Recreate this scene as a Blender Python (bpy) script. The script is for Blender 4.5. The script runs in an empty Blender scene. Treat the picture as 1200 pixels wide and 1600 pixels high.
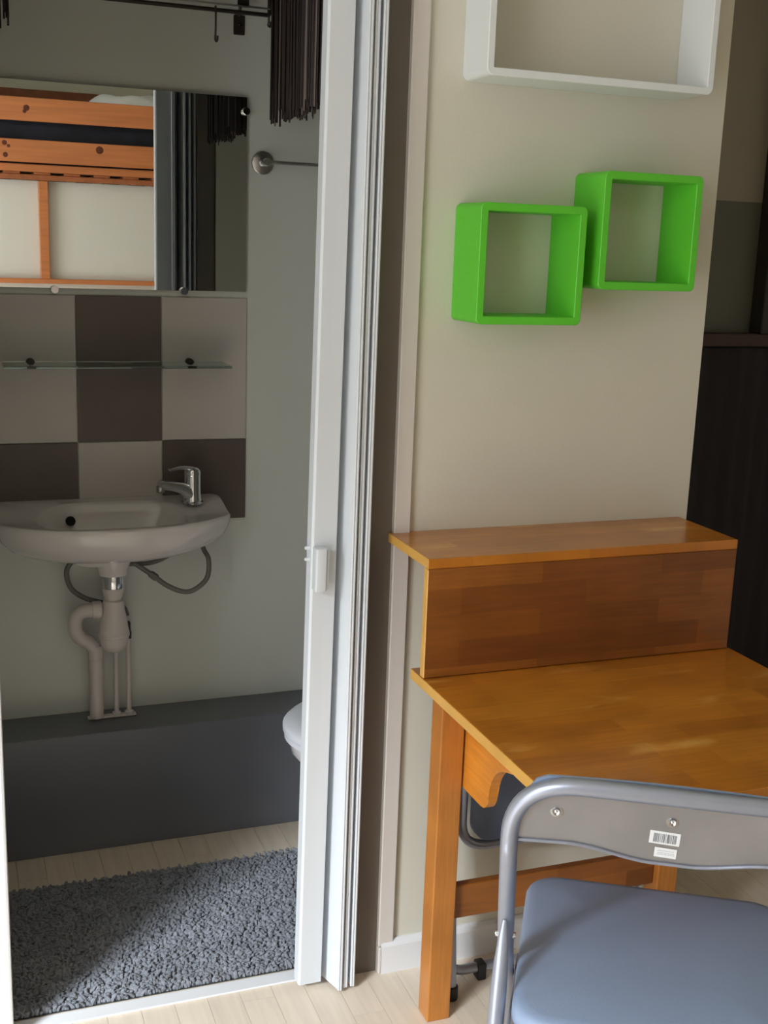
import bpy, bmesh, math, random
from mathutils import Vector, Matrix
random.seed(7)
SC = bpy.context.scene
COL = SC.collection
PI = math.pi
# ------------------------------------------------------------ camera
cam = bpy.data.cameras.new('camera')
cam.sensor_fit = 'AUTO'; cam.sensor_width = 36.0
cam.lens = 36.0 * 1837.247 / 1600.0
cam.clip_start = 0.02
camo = bpy.data.objects.new('camera', cam); COL.objects.link(camo)
R_ = Vector((0.9366528, -0.3485022, 0.0350392)); U_ = Vector((0.0449502, 0.2188123, 0.974731)); F_ = Vector((0.3473629, 0.9114096, -0.2206164))
M = Matrix.Identity(4)
for i in range(3):
    M[i][0] = R_[i]; M[i][1] = U_[i]; M[i][2] = -F_[i]
M[0][3], M[1][3], M[2][3] = -0.1062876, -2.0683924, 1.5
camo.matrix_world = M
SC.camera = camo
# ------------------------------------------------------------ world, light, exposure
w = bpy.data.worlds.new('world'); SC.world = w; w.use_nodes = True
w.node_tree.nodes['Background'].inputs[0].default_value = (0.75, 0.87, 1.0, 1)
w.node_tree.nodes['Background'].inputs[1].default_value = 0.6
SC.view_settings.view_transform = 'Standard'
SC.view_settings.look = 'None'
SC.view_settings.gamma = 1.0
SC.view_settings.use_curve_mapping = False
SC.view_settings.exposure = 0.0
SC.cycles.use_denoising = True
SC.cycles.max_bounces = 10
SC.cycles.diffuse_bounces = 6
SC.cycles.caustics_reflective = False
def area(name, loc, target, sx, sy, power, color):
    l = bpy.data.lights.new(name, 'AREA'); l.shape = 'RECTANGLE'; l.size = sx; l.size_y = sy
    l.energy = power; l.color = color
    o = bpy.data.objects.new(name, l); COL.objects.link(o); o.location = loc
    d = Vector(target) - Vector(loc)
    o.rotation_euler = d.to_track_quat('-Z', 'Y').to_euler()
    return o
WX = -1.4                       # window wall on the left
WY0, WY1, WZ0, WZ1 = -2.45, -0.95, 0.06, 2.36
area('window_daylight', (WX - 0.16, (WY0 + WY1) / 2, (WZ0 + WZ1) / 2), (0, (WY0 + WY1) / 2, (WZ0 + WZ1) / 2 - 0.1), WY1 - WY0 - .04, WZ1 - WZ0 - .04, 42, (0.97, 0.98, 1.0))
area('sky_daylight', (-4.0, -3.6, 4.0), (.5, 0, 0), 1.3, 1.3, 1500, (0.85, 0.93, 1.0))

# ------------------------------------------------------------ helpers
def lin(c):
    c = c / 255.0
    return c / 12.92 if c <= 0.04045 else ((c + 0.055) / 1.055) ** 2.4
def rgb(r, g, b): return (lin(r), lin(g), lin(b), 1)
def link(name, me, mat=None, parent=None, smooth=False):
    o = bpy.data.objects.new(name, me); COL.objects.link(o)
    if mat is not None:
        if len(me.materials) == 0: me.materials.append(mat)
    if parent is not None: o.parent = parent
    if smooth:
        me.polygons.foreach_set('use_smooth', [True] * len(me.polygons))
        try: me.set_sharp_from_angle(angle=math.radians(40))
        except Exception: pass
    return o
def obj(name, bm, mat=None, parent=None, smooth=False):
    me = bpy.data.meshes.new(name)
    bmesh.ops.recalc_face_normals(bm, faces=bm.faces[:])
    bm.to_mesh(me); bm.free()
    return link(name, me, mat, parent, smooth)
def empty(name, loc=(0, 0, 0), rz=0):
    o = bpy.data.objects.new(name, None); COL.objects.link(o)
    o.location = loc; o.rotation_euler = (0, 0, rz); o.empty_display_size = .05
    return o
def tag(o, label=None, cat=None, group=None, kind=None):
    if label: o['label'] = label
    if cat: o['category'] = cat
    if group: o['group'] = group
    if kind: o['kind'] = kind
    return o
def box(x0, x1, y0, y1, z0, z1, bev=0.0, seg=2, bm=None):
    b = bmesh.new()
    bmesh.ops.create_cube(b, size=1)
    for v in b.verts:
        v.co = Vector(((x0 + x1) / 2 + v.co.x * (x1 - x0), (y0 + y1) / 2 + v.co.y * (y1 - y0), (z0 + z1) / 2 + v.co.z * (z1 - z0)))
    if bev > 0:
        bmesh.ops.bevel(b, geom=b.edges[:], offset=bev, segments=seg, profile=.5, affect='EDGES')
    if bm is None: return b
    merge(bm, b); return bm
def merge(dst, src):
    me = bpy.data.meshes.new('tmp'); src.to_mesh(me); src.free(); dst.from_mesh(me); bpy.data.meshes.remove(me)
def ring_sweep(rings, closed=False, cap=True, bm=None):
    """rings: list of lists of points, same length; joined into a skin."""
    bm = bm or bmesh.new()
    vs = [[bm.verts.new(p) for p in r] for r in rings]
    n = len(rings[0]); m = len(rings)
    for i in range(m if closed else m - 1):
        a = vs[i]; b = vs[(i + 1) % m]
        for j in range(n):
            bm.faces.new((a[j], a[(j + 1) % n], b[(j + 1) % n], b[j]))
    if cap and not closed:
        bm.faces.new(list(reversed(vs[0]))); bm.faces.new(vs[-1])
    return bm
def fillet(pts, r, n=6):
    pts = [Vector(p) for p in pts]; out = [pts[0]]
    for i in range(1, len(pts) - 1):
        p = pts[i]; a = (pts[i - 1] - p); b = (pts[i + 1] - p)
        rr = min(r if not isinstance(r, (list, tuple)) else r[i - 1], a.length * .98, b.length * .49) if i == 1 else min(r if not isinstance(r, (list, tuple)) else r[i - 1], a.length * .49, b.length * (.98 if i == len(pts) - 2 else .49))
        A = p + a.normalized() * rr; B = p + b.normalized() * rr
        for k in range(n + 1):
            t = k / n
            out.append(A * (1 - t) ** 2 + p * 2 * t * (1 - t) + B * t * t)
    out.append(pts[-1]); return out
def spline(pts, n=8):
    P = [Vector(p) for p in pts]; P = [P[0] * 2 - P[1]] + P + [P[-1] * 2 - P[-2]]; out = []
    for i in range(1, len(P) - 2):
        for k in range(n):
            t = k / n; a, b, c, d = P[i - 1], P[i], P[i + 1], P[i + 2]
            out.append(.5 * ((2 * b) + (c - a) * t + (2 * a - 5 * b + 4 * c - d) * t * t + (3 * b - a - 3 * c + d) * t ** 3))
    out.append(P[-2]); return out
def tube(pts, r, seg=12, bm=None, cap=True, flat=None):
    """r a number or list per point; flat = (list of (a,b)) multipliers."""
    pts = [Vector(p) for p in pts]; n = len(pts); rings = []; prev = None
    for i, p in enumerate(pts):
        t = (pts[min(i + 1, n - 1)] - pts[max(i - 1, 0)]).normalized()
        if prev is None:
            up = Vector((0, 0, 1)) if abs(t.z) < .9 else Vector((1, 0, 0))
            x = t.cross(up).normalized()
        else:
            x = (prev - t * prev.dot(t)).normalized()
        prev = x; y = t.cross(x)
        rr = r[i] if isinstance(r, (list, tuple)) else r
        fa, fb = flat[i] if flat else (1, 1)
        rings.append([p + (x * math.cos(2 * PI * k / seg) * fa + y * math.sin(2 * PI * k / seg) * fb) * rr for k in range(seg)])
    return ring_sweep(rings, cap=cap, bm=bm)
def lathe(prof, c=(0, 0, 0), seg=32, axis='z', bm=None):
    """prof: (radius, height) list, around an axis through c."""
    rings = []
    for r, h in prof:
        ring = []
        for k in range(seg):
            a = 2 * PI * k / seg; u, v = max(r, 1e-4) * math.cos(a), max(r, 1e-4) * math.sin(a)
            q = {'z': (u, v, h), 'y': (u, h, v), 'x': (h, u, v)}[axis]
            ring.append(Vector(c) + Vector(q))
        rings.append(ring)
    return ring_sweep(rings, bm=bm)
def prism(poly, axis, a, b, bev=0.0, bm=None):
    """poly of 2D points extruded from a to b along axis ('x': poly is y,z; 'y': x,z; 'z': x,y)."""
    f = {'x': lambda p, h: (h, p[0], p[1]), 'y': lambda p, h: (p[0], h, p[1]), 'z': lambda p, h: (p[0], p[1], h)}[axis]
    b2 = bmesh.new()
    v0 = [b2.verts.new(f(p, a)) for p in poly]; v1 = [b2.verts.new(f(p, b)) for p in poly]; n = len(poly)
    b2.faces.new(v0); b2.faces.new(list(reversed(v1)))
    for i in range(n): b2.faces.new((v0[i], v0[(i + 1) % n], v1[(i + 1) % n], v1[i]))
    if bev > 0:
        es = [e for e in b2.edges if abs((e.verts[0].co - e.verts[1].co)['xyz'.index(axis)]) < 1e-7]
        bmesh.ops.bevel(b2, geom=es, offset=bev, segments=3, profile=.5, affect='EDGES')
    if bm is None: return b2
    merge(bm, b2); return bm
def rrect(x0, x1, z0, z1, r, n=6):
    out = []
    for cx, cz, a0 in ((x1 - r, z1 - r, 0), (x0 + r, z1 - r, 90), (x0 + r, z0 + r, 180), (x1 - r, z0 + r, 270)):
        for k in range(n + 1):
            a = math.radians(a0 + 90 * k / n); out.append((cx + r * math.cos(a), cz + r * math.sin(a)))
    return out
# ------------------------------------------------------------ materials
def mat(name, col, rough=.5, metal=0.0, noise=None, bump=None, coat=0, spec=None, random_amt=0, trans=0, ior=None):
    """noise=(scale, amount, detail, stretch xyz) mottles the colour; bump=(scale, strength)."""
    m = bpy.data.materials.new(name); m.use_nodes = True; nt = m.node_tree; b = nt.nodes['Principled BSDF']
    b.inputs['Base Color'].default_value = col; b.inputs['Roughness'].default_value = rough; b.inputs['Metallic'].default_value = metal
    if coat: b.inputs['Coat Weight'].default_value = coat; b.inputs['Coat Roughness'].default_value = .15
    if spec is not None: b.inputs['Specular IOR Level'].default_value = spec
    if trans: b.inputs['Transmission Weight'].default_value = trans
    if ior: b.inputs['IOR'].default_value = ior
    tc = nt.nodes.new('ShaderNodeTexCoord'); last = None
    def mapped(st):
        mp = nt.nodes.new('ShaderNodeMapping'); mp.inputs['Scale'].default_value = st
        nt.links.new(tc.outputs['Object'], mp.inputs[0]); return mp.outputs[0]
    if noise:
        n = nt.nodes.new('ShaderNodeTexNoise'); n.inputs['Scale'].default_value = noise[0]; n.inputs['Detail'].default_value = noise[2] if len(noise) > 2 else 4
        nt.links.new(mapped(noise[3] if len(noise) > 3 else (1, 1, 1)), n.inputs['Vector'])
        mr = nt.nodes.new('ShaderNodeMapRange'); mr.inputs[1].default_value = .3; mr.inputs[2].default_value = .7
        mr.inputs[3].default_value = 1 - noise[1]; mr.inputs[4].default_value = 1 + noise[1]; nt.links.new(n.outputs[0], mr.inputs[0])
        mx = nt.nodes.new('ShaderNodeVectorMath'); mx.operation = 'SCALE'; mx.inputs[0].default_value = col[:3]; nt.links.new(mr.outputs[0], mx.inputs['Scale'])
        last = mx.outputs[0]
    if random_amt:
        oi = nt.nodes.new('ShaderNodeObjectInfo'); mr = nt.nodes.new('ShaderNodeMapRange')
        mr.inputs[3].default_value = 1 - random_amt; mr.inputs[4].default_value = 1 + random_amt; nt.links.new(oi.outputs['Random'], mr.inputs[0])
        mx = nt.nodes.new('ShaderNodeVectorMath'); mx.operation = 'SCALE'; mx.inputs[0].default_value = col[:3]
        if last: nt.links.new(last, mx.inputs[0])
        nt.links.new(mr.outputs[0], mx.inputs['Scale']); last = mx.outputs[0]
    if last: nt.links.new(last, b.inputs['Base Color'])
    if bump:
        n = nt.nodes.new('ShaderNodeTexNoise'); n.inputs['Scale'].default_value = bump[0]; n.inputs['Detail'].default_value = 3
        nt.links.new(mapped(bump[2] if len(bump) > 2 else (1, 1, 1)), n.inputs['Vector'])
        bp = nt.nodes.new('ShaderNodeBump'); bp.inputs['Strength'].default_value = bump[1]; bp.inputs['Distance'].default_value = .002
        nt.links.new(n.outputs[0], bp.inputs['Height']); nt.links.new(bp.outputs[0], b.inputs['Normal'])
    return m
def staves(name, cols, axis, slen, swid, rough=.35, coat=.3, wear=0):
    """butcher-block wood: glued staves of different tone with a fine grain; axis names the plane (xy, xz, yz)."""
    m = bpy.data.materials.new(name); m.use_nodes = True; nt = m.node_tree; b = nt.nodes['Principled BSDF']
    tc = nt.nodes.new('ShaderNodeTexCoord'); sp = nt.nodes.new('ShaderNodeSeparateXYZ'); nt.links.new(tc.outputs['Object'], sp.inputs[0])
    cb = nt.nodes.new('ShaderNodeCombineXYZ'); nt.links.new(sp.outputs['XYZ'.index(axis[0].upper())], cb.inputs[0]); nt.links.new(sp.outputs['XYZ'.index(axis[1].upper())], cb.inputs[1])
    br = nt.nodes.new('ShaderNodeTexBrick'); nt.links.new(cb.outputs[0], br.inputs['Vector'])
    br.offset = .37; br.offset_frequency = 2; br.squash = 1
    br.inputs['Scale'].default_value = 1; br.inputs['Brick Width'].default_value = slen; br.inputs['Row Height'].default_value = swid
    br.inputs['Mortar Size'].default_value = 0; br.inputs['Color1'].default_value = (0, 0, 0, 1); br.inputs['Color2'].default_value = (1, 1, 1, 1)
    ra = nt.nodes.new('ShaderNodeValToRGB'); el = ra.color_ramp.elements
    el[0].position = 0; el[0].color = cols[0]; el[1].position = 1; el[1].color = cols[-1]
    for i, c in enumerate(cols[1:-1]):
        e = el.new((i + 1) / (len(cols) - 1)); e.color = c
    nt.links.new(br.outputs['Color'], ra.inputs[0])
    mp = nt.nodes.new('ShaderNodeMapping'); mp.inputs['Scale'].default_value = (4, 60, 1); nt.links.new(cb.outputs[0], mp.inputs[0])
    n = nt.nodes.new('ShaderNodeTexNoise'); n.inputs['Scale'].default_value = 2.2; n.inputs['Detail'].default_value = 6; nt.links.new(mp.outputs[0], n.inputs['Vector'])
    n2 = nt.nodes.new('ShaderNodeTexNoise'); n2.inputs['Scale'].default_value = 9; n2.inputs['Detail'].default_value = 2; nt.links.new(tc.outputs['Object'], n2.inputs['Vector'])
    ad = nt.nodes.new('ShaderNodeMath'); ad.operation = 'ADD'; nt.links.new(n.outputs[0], ad.inputs[0]); nt.links.new(n2.outputs[0], ad.inputs[1])
    mr = nt.nodes.new('ShaderNodeMapRange'); mr.inputs[1].default_value = .7; mr.inputs[2].default_value = 1.3; mr.inputs[3].default_value = .82; mr.inputs[4].default_value = 1.16
    nt.links.new(ad.outputs[0], mr.inputs[0])
    mx = nt.nodes.new('ShaderNodeVectorMath'); mx.operation = 'SCALE'; nt.links.new(ra.outputs[0], mx.inputs[0]); nt.links.new(mr.outputs[0], mx.inputs['Scale'])
    nt.links.new(mx.outputs[0], b.inputs['Base Color'])
    if wear:     # pale patches where the varnish has worn away
        m2 = nt.nodes.new('ShaderNodeMapping'); m2.inputs['Scale'].default_value = (5, 13, 5); nt.links.new(tc.outputs['Object'], m2.inputs[0])
        n3 = nt.nodes.new('ShaderNodeTexNoise'); n3.inputs['Scale'].default_value = 1.3; n3.inputs['Detail'].default_value = 4; nt.links.new(m2.outputs[0], n3.inputs['Vector'])
        m3 = nt.nodes.new('ShaderNodeMapRange'); m3.inputs[1].default_value = .60; m3.inputs[2].default_value = .74; m3.inputs[3].default_value = 0; m3.inputs[4].default_value = wear; nt.links.new(n3.outputs[0], m3.inputs[0])
        m4 = nt.nodes.new('ShaderNodeMix'); m4.data_type = 'RGBA'; m4.inputs[7].default_value = rgb(224, 170, 88); nt.links.new(m3.outputs[0], m4.inputs[0]); nt.links.new(mx.outputs[0], m4.inputs[6])
        nt.links.new(m4.outputs[2], b.inputs['Base Color'])
    b.inputs['Roughness'].default_value = rough; b.inputs['Coat Weight'].default_value = coat; b.inputs['Coat Roughness'].default_value = .2
    return m
def two_tone(name, c_hi, c_lo, z, rough=.6):
    m = bpy.data.materials.new(name); m.use_nodes = True; nt = m.node_tree; b = nt.nodes['Principled BSDF']
    tc = nt.nodes.new('ShaderNodeTexCoord'); sp = nt.nodes.new('ShaderNodeSeparateXYZ'); nt.links.new(tc.outputs['Object'], sp.inputs[0])
    mt = nt.nodes.new('ShaderNodeMath'); mt.operation = 'GREATER_THAN'; mt.inputs[1].default_value = z; nt.links.new(sp.outputs[2], mt.inputs[0])
    mx = nt.nodes.new('ShaderNodeMix'); mx.data_type = 'RGBA'; mx.inputs[6].default_value = c_lo; mx.inputs[7].default_value = c_hi
    nt.links.new(mt.outputs[0], mx.inputs[0]); nt.links.new(mx.outputs[2], b.inputs['Base Color']); b.inputs['Roughness'].default_value = rough
    return m
WALL = mat('warm_white_wall_paint', rgb(208, 204, 190), .55, noise=(3, .02), bump=(180, .12))
BATHWALL = mat('bathroom_wall_paint', rgb(208, 212, 207), .5, noise=(3, .02), bump=(180, .1))
ROOMWALL = mat('room_wall_paint', rgb(215, 213, 204), .7, noise=(2, .02))
CEIL = mat('ceiling_paint', rgb(228, 228, 215), .8, noise=(2, .02))
WHITE = mat('white_gloss_paint', rgb(222, 222, 224), .4)
TRIMM = mat('white_batten_paint', rgb(205, 198, 192), .5, noise=(20, .02, 3, (1, 1, .1)))
PVC = mat('white_door_plastic', rgb(210, 215, 221), .5, noise=(60, .015, 4, (1, 1, .02)))
DARKJ = mat('dark_brown_jamb_paint', rgb(112, 104, 97), .7, noise=(5, .05), bump=(90, .15))
PLINTH = mat('dark_grey_gloss_paint', rgb(101, 104, 112), .3, noise=(5, .04), bump=(60, .1))
TILE_L = mat('light_taupe_tile', rgb(196, 190, 188), .45, noise=(8, .02))
TILE_D = mat('dark_brown_tile', rgb(96, 84, 80), .42, noise=(8, .04))
GREEN = mat('bright_green_lacquer', rgb(92, 196, 48), .5, noise=(6, .02))
SHELFW = mat('white_shelf_lacquer', rgb(222, 226, 228), .42)
CERAMIC = mat('white_glazed_ceramic', rgb(214, 210, 210), .14, coat=.4)
TOILETP = mat('white_toilet_plastic', rgb(205, 206, 212), .3)
CHROME = mat('chrome', (.72, .73, .76, 1), .1, 1.0)
DULLCHROME = mat('satin_steel', (.45, .44, .43, 1), .32, 1.0)
BRAID = mat('braided_steel_hose', (.20, .19, .18, 1), .45, .6, bump=(900, .6))
PLASTIC = mat('white_waste_plastic', rgb(205, 198, 196), .42)
BLACKR = mat('black_rubber', (.012, .012, .014, 1), .6)
HOLE = mat('dark_overflow_hole', (.004, .004, .005, 1), .7)
GLASS = mat('shelf_glass', (.66, .86, .79, 1), .02, trans=1.0, ior=1.5)
MIRROR = mat('mirror_silver', (.90, .92, .91, 1), .005, 1.0)
RUST = mat('dark_bronze_metal', (.055, .045, .04, 1), .4, .7)
STRING = mat('dark_brown_string', rgb(50, 37, 34), .6, random_amt=0)
RUG = mat('grey_chenille', rgb(126, 129, 136), .95, noise=(14, .14, 5))
RUGB = mat('grey_rug_backing', rgb(62, 66, 70), .95, noise=(60, .2))
TUBE = mat('silver_powder_tube', rgb(160, 165, 180), .36, .65, noise=(40, .02))
SHEET = mat('grey_steel_sheet', rgb(152, 150, 152), .42, .55, noise=(7, .10, 5))
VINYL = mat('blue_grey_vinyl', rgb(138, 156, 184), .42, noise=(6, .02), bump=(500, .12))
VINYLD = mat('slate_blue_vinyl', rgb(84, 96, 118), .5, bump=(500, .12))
NAVY = mat('navy_mattress_fabric', rgb(30, 34, 48), .75, noise=(9, .45, 5), bump=(14, 1))
STICK = mat('white_sticker_paper', rgb(225, 228, 232), .6)
INK = mat('sticker_ink', rgb(90, 96, 104), .6)
BLACKC = mat('near_black_curtain_cloth', rgb(36, 31, 36), .85, noise=(30, .15, 4, (4, 4, .3)))
RAILW = mat('dark_stained_rail', rgb(60, 38, 30), .5, noise=(12, .2, 5, (.2, 4, 4)))
PILLOW = mat('white_pillow_cotton', rgb(232, 236, 238), .85, bump=(12, .9))
PINE = mat('orange_pine', rgb(194, 120, 70), .45, noise=(7, .13, 6, (.35, 8, 8)), coat=.3)
PINED = mat('orange_pine_slat', rgb(160, 94, 56), .5, noise=(7, .15, 6, (3, .3, 3)))
KNOT = mat('pine_knot', rgb(96, 44, 24), .5, noise=(90, .3))
FLOORM = mat('pale_beech_floor', rgb(222, 208, 190), .42, noise=(9, .07, 6, (7, .45, 1)), random_amt=.045, coat=.2)
SUBF = mat('pale_beech_floor_far', rgb(150, 136, 118), .6)
oak = lambda *t: [rgb(*c) for c in t]
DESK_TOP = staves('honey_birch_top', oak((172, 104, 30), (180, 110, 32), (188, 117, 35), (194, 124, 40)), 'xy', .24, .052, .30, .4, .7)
DESK_RIS = staves('shaded_birch_riser', oak((112, 62, 24), (124, 71, 26), (132, 77, 29), (141, 84, 31)), 'xz', .26, .05, .4, .2)  # same birch darkened: the riser's shade is put into the colour
DESK_LEG = staves('honey_birch_leg', oak((170, 106, 42), (176, 111, 45), (182, 116, 48)), 'zx', 1.9, .06, .35, .3)
DESK_EDGE = mat('pale_birch_edge', rgb(204, 156, 78), .4, noise=(14, .08, 5, (1, 1, 1)))
DESK_BR = staves('honey_birch_bracket', oak((196, 120, 36), (208, 132, 44)), 'yz', .3, .2, .35, .3)

def S(name, bm, m, smooth=False, parent=None):
    o = obj(name, bm, m, parent, smooth)
    if parent is None: o['kind'] = 'structure'
    return o
# ------------------------------------------------------------ setting
floor = S('floor', box(-2.4, 3.2, -4.0, 1.2, -.12, -.012), SUBF)
PW, PL = .0662, .60
pm = {}
def plank_mesh(L):
    k = round(L, 3)
    if k not in pm:
        b = box(-PW / 2 + .0003, PW / 2 - .0003, -L / 2 + .0003, L / 2 - .0003, -.012, 0)
        me = bpy.data.meshes.new('plank'); bmesh.ops.recalc_face_normals(b, faces=b.faces[:]); b.to_mesh(me); b.free(); me.materials.append(FLOORM); pm[k] = me
    return pm[k]
far = bmesh.new(); npl = 0
for i in range(-28, 47):
    xc = .5735 + (i - 0.0) * PW - 0.0005
    off = [0, .22, .41, .13, .33, .5][i % 6]
    j = 0; y = -3.95 + off - PL
    while y < 1.05:
        yc = y + PL / 2
        if -.75 < xc < 2.15 and -1.15 < yc < .62 or (1.4 < xc < 2.15 and -1.1 < yc < 1.1):
            o = bpy.data.objects.new('plank', plank_mesh(PL)); COL.objects.link(o); o.location = (xc, yc, 0); o.parent = floor; npl += 1
        else:
            box(xc - PW / 2 + .0005, xc + PW / 2 - .0005, y + .0004, y + PL - .0004, -.012, 0, bm=far)
        y += PL
fp = obj('far_planks', far, FLOORM, floor); fp['kind'] = 'stuff'
S('ceiling', box(-2.4, 3.2, -4.0, 1.2, 2.5, 2.6), CEIL)
# left wall with the window that lights the room
wb = bmesh.new()
box(WX - .2, WX, -4, WY0, 0, 2.5, bm=wb); box(WX - .2, WX, WY1, 1.2, 0, 2.5, bm=wb)
box(WX - .2, WX, WY0, WY1, 0, WZ0, bm=wb); box(WX - .2, WX, WY0, WY1, WZ1, 2.5, bm=wb)
S('wall_left', wb, ROOMWALL)
win = empty('window_1', (WX, (WY0 + WY1) / 2, WZ0)); win['kind'] = 'structure'
fb = bmesh.new(); hw = (WY1 - WY0) / 2; H = WZ1 - WZ0
for a in ((-hw, -hw + .05, 0, H), (hw - .05, hw, 0, H), (-hw, hw, 0, .05), (-hw, hw, H - .05, H), (-.02, .02, 0, H)):
    box(-.10, -.04, a[0], a[1], a[2], a[3], .004, 1, bm=fb)
obj('window_frame', fb, WHITE, win)
obj('window_sill', box(-.04, .09, -hw - .04, hw + .04, -.03, 0, .005), WHITE, win)
S('wall_right', box(3.0, 3.1, -4, 1.2, 0, 2.5), ROOMWALL)
S('wall_back', box(-2.4, 3.2, -4.1, -3.95, 0, 2.5), mat('brightened_cream_wall_paint', rgb(246, 244, 222), .8, noise=(2, .02)))  # cream made brighter, standing in for light missing above the bed
# partition between room and bathroom
S('wall_partition', box(.70, 1.3753, 0, .06, 0, 2.5), WALL)
S('wall_partition_left', box(WX, -.09, 0, .06, 0, 2.5), WALL)
S('wall_header', box(-.09, .70, 0.0, .06, 2.07, 2.5), WALL)
S('trim_1', box(.7005, .7342, -.011, 0, .062, 2.5, .002, 1), TRIMM)
S('trim_2', box(.645, .70, .001, .05, 0, 2.07), DARKJ)
S('trim_3', box(-.09, -.033, -.012, .06, 0, 2.07, .006), WHITE)
S('trim_4', box(-.033, .645, .0135, .049, 0, .0045, .0015, 1), WHITE)
bb = prism([(0, 0), (-.0155, 0), (-.0155, .062), (-.012, .069), (-.004, .073), (0, .073)], 'x', .7075, 1.3753)
S('baseboard_front', bb, WHITE)
S('baseboard_end', box(.7005, .7075, -.0145, 0, 0, .060, .002, 1), TRIMM)
# bathroom shell
S('wall_bathroom_back', box(-.16, 1.3753, .83, .93, 0, 2.5), BATHWALL)
S('wall_bathroom_left', box(-.16, -.06, .06, .83, 0, 2.5), BATHWALL)
S('wall_bathroom_right', box(1.3153, 1.3753, .06, .83, 0, 2.5), WALL)
S('trim_5', box(-.06, 1.3153, .682, .83, 0, .3124, .003, 2), PLINTH)
# niche behind the partition
S('wall_niche', box(1.3753, 3.0, .92, 1.02, 0, 2.5), two_tone('two_tone_niche_paint', rgb(150, 142, 126), rgb(96, 96, 86), 1.664))
# checkered tiles above the basin
tb = empty('tile_panel', (.30, .83, 1.08)); tag(tb, 'chequered light and dark brown tiles on the wall above the washbasin', 'tiles')
cx_ = (-.012, .1965, .4005, .6135)
for r_, (z0, z1) in enumerate(((1.0105, 1.361), (.803, 1.0085))):
    for c_ in range(3):
        x0, x1 = cx_[c_] + .001, cx_[c_ + 1] - .001
        dark = (r_ + c_) % 2 == 1
        if r_ == 0 and c_ == 1: x0 -= .0; z0_ = 1.0125
        o = obj('tile', box(x0 - .3, x1 - .3, -.005 - .0008 * ((r_ * 3 + c_) % 2), 0, z0 - 1.08, z1 - 1.08, .0008, 1), TILE_D if dark else TILE_L, tb)
# ------------------------------------------------------------ mirror, glass shelf
mi = empty('wall_mirror', (.30, .83, 1.377)); tag(mi, 'frameless rectangular mirror on round clips above the chequered tiles', 'mirror')
obj('mirror_glass', box(-.305, .307, -.013, -.009, 0, .457, .0004, 1), MIRROR, mi)
obj('mirror_backing', box(-.29, .292, -.009, 0, .012, .445), RUST, mi)
for x, z in ((-.15, -.003), (.153, -.001), (.303, .424)):
    obj('mirror_clip', lathe([(.0, -.026), (.0085, -.026), (.0095, -.024), (.0095, -.019), (.006, -.018), (.006, 0)], (x, 0, z), 20, 'y'), CHROME, mi, True)
gs = empty('glass_shelf', (.287, .83, 1.2)); tag(gs, 'narrow clear glass shelf on two small metal holders below the mirror', 'shelf')
obj('glass_plate', box(-.262, .262, -.122, -.012, 0, .006, .0008, 1), GLASS, gs)
for x in (-.196, .18):
    obj('shelf_holder', lathe([(.0, -.028), (.009, -.028), (.010, -.026), (.010, -.004), (.012, -.003), (.012, -.0006)], (x, 0, .004), 20, 'y'), RUST, gs, True)
# ------------------------------------------------------------ washbasin
sk = empty('washbasin', (.267, .83, .76)); tag(sk, 'white ceramic wall washbasin with curved front under the tiles', 'sink')
NS = 96
def outline():
    pts = []
    def bez(p0, p1, p2, n=14):
        for k in range(n): t = k / n; pts.append(((1 - t) ** 2 * p0[0] + 2 * t * (1 - t) * p1[0] + t * t * p2[0], (1 - t) ** 2 * p0[1] + 2 * t * (1 - t) * p1[1] + t * t * p2[1]))
    bez((.525, .824), (.535, .824), (.536, .815)); bez((.536, .815), (.540, .76), (.545, .712)); bez((.545, .712), (.548, .690), (.525, .668), 10)
    bez((.525, .668), (.43, .572), (.267, .570), 20); bez((.267, .570), (.10, .572), (.01, .668), 20)
    bez((.01, .668), (-.012, .690), (-.009, .712), 10); bez((-.009, .712), (-.004, .76), (-.002, .815)); bez((-.002, .815), (-.001, .824), (.01, .824))
    for k in range(20): pts.append((.01 + .515 * k / 20, .824))
    return pts
OUT = outline()
def by_angle(poly, c):
    res = []
    for k in range(NS):
        a = 2 * PI * k / NS; d = (math.cos(a), math.sin(a)); best = None
        for i in range(len(poly)):
            p, q = poly[i], poly[(i + 1) % len(poly)]
            ex, ey = q[0] - p[0], q[1] - p[1]; den = d[0] * ey - d[1] * ex
            if abs(den) < 1e-12: continue
            px, py = p[0] - c[0], p[1] - c[1]
            t = (px * ey - py * ex) / den; s = (px * d[1] - py * d[0]) / den
            if t > 0 and -1e-6 <= s <= 1 + 1e-6 and (best is None or t > best): best = t
        res.append((c[0] + d[0] * best, c[1] + d[1] * best))
    return res
rim = by_angle(OUT, (.267, .715))
def sm(t): t = max(0, min(1, t)); return t * t * (3 - 2 * t)
def deck(x, y): return .847 + .024 * sm((y - .70) / .09)
rings = []
o3 = lambda x, y, z: Vector((x - .267, y - .83, z - .76))
for s, z in ((.05, .741), (.25, .742), (.5, .747), (.72, .758), (.86, .776), (.95, .801), (.985, .820), (1.0, .835)):
    cc = (.262, .755)
    rings.append([o3(cc[0] + (x - cc[0]) * s, min(.824, cc[1] + (y - cc[1]) * s), z + (deck(x, y) - .85) * (z - .741) / .094) for x, y in rim])
for ins, dz in ((.0, -.004), (.003, -.0005), (.008, 0), (.016, -.001)):
    rr = []
    for x, y in rim:
        dx, dy = .267 - x, .715 - y; L = math.hypot(dx, dy)
        xx, yy = x + dx / L * ins, y + dy / L * ins
        rr.append(o3(xx, yy, deck(xx, yy) + dz))
    rings.append(rr)
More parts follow.
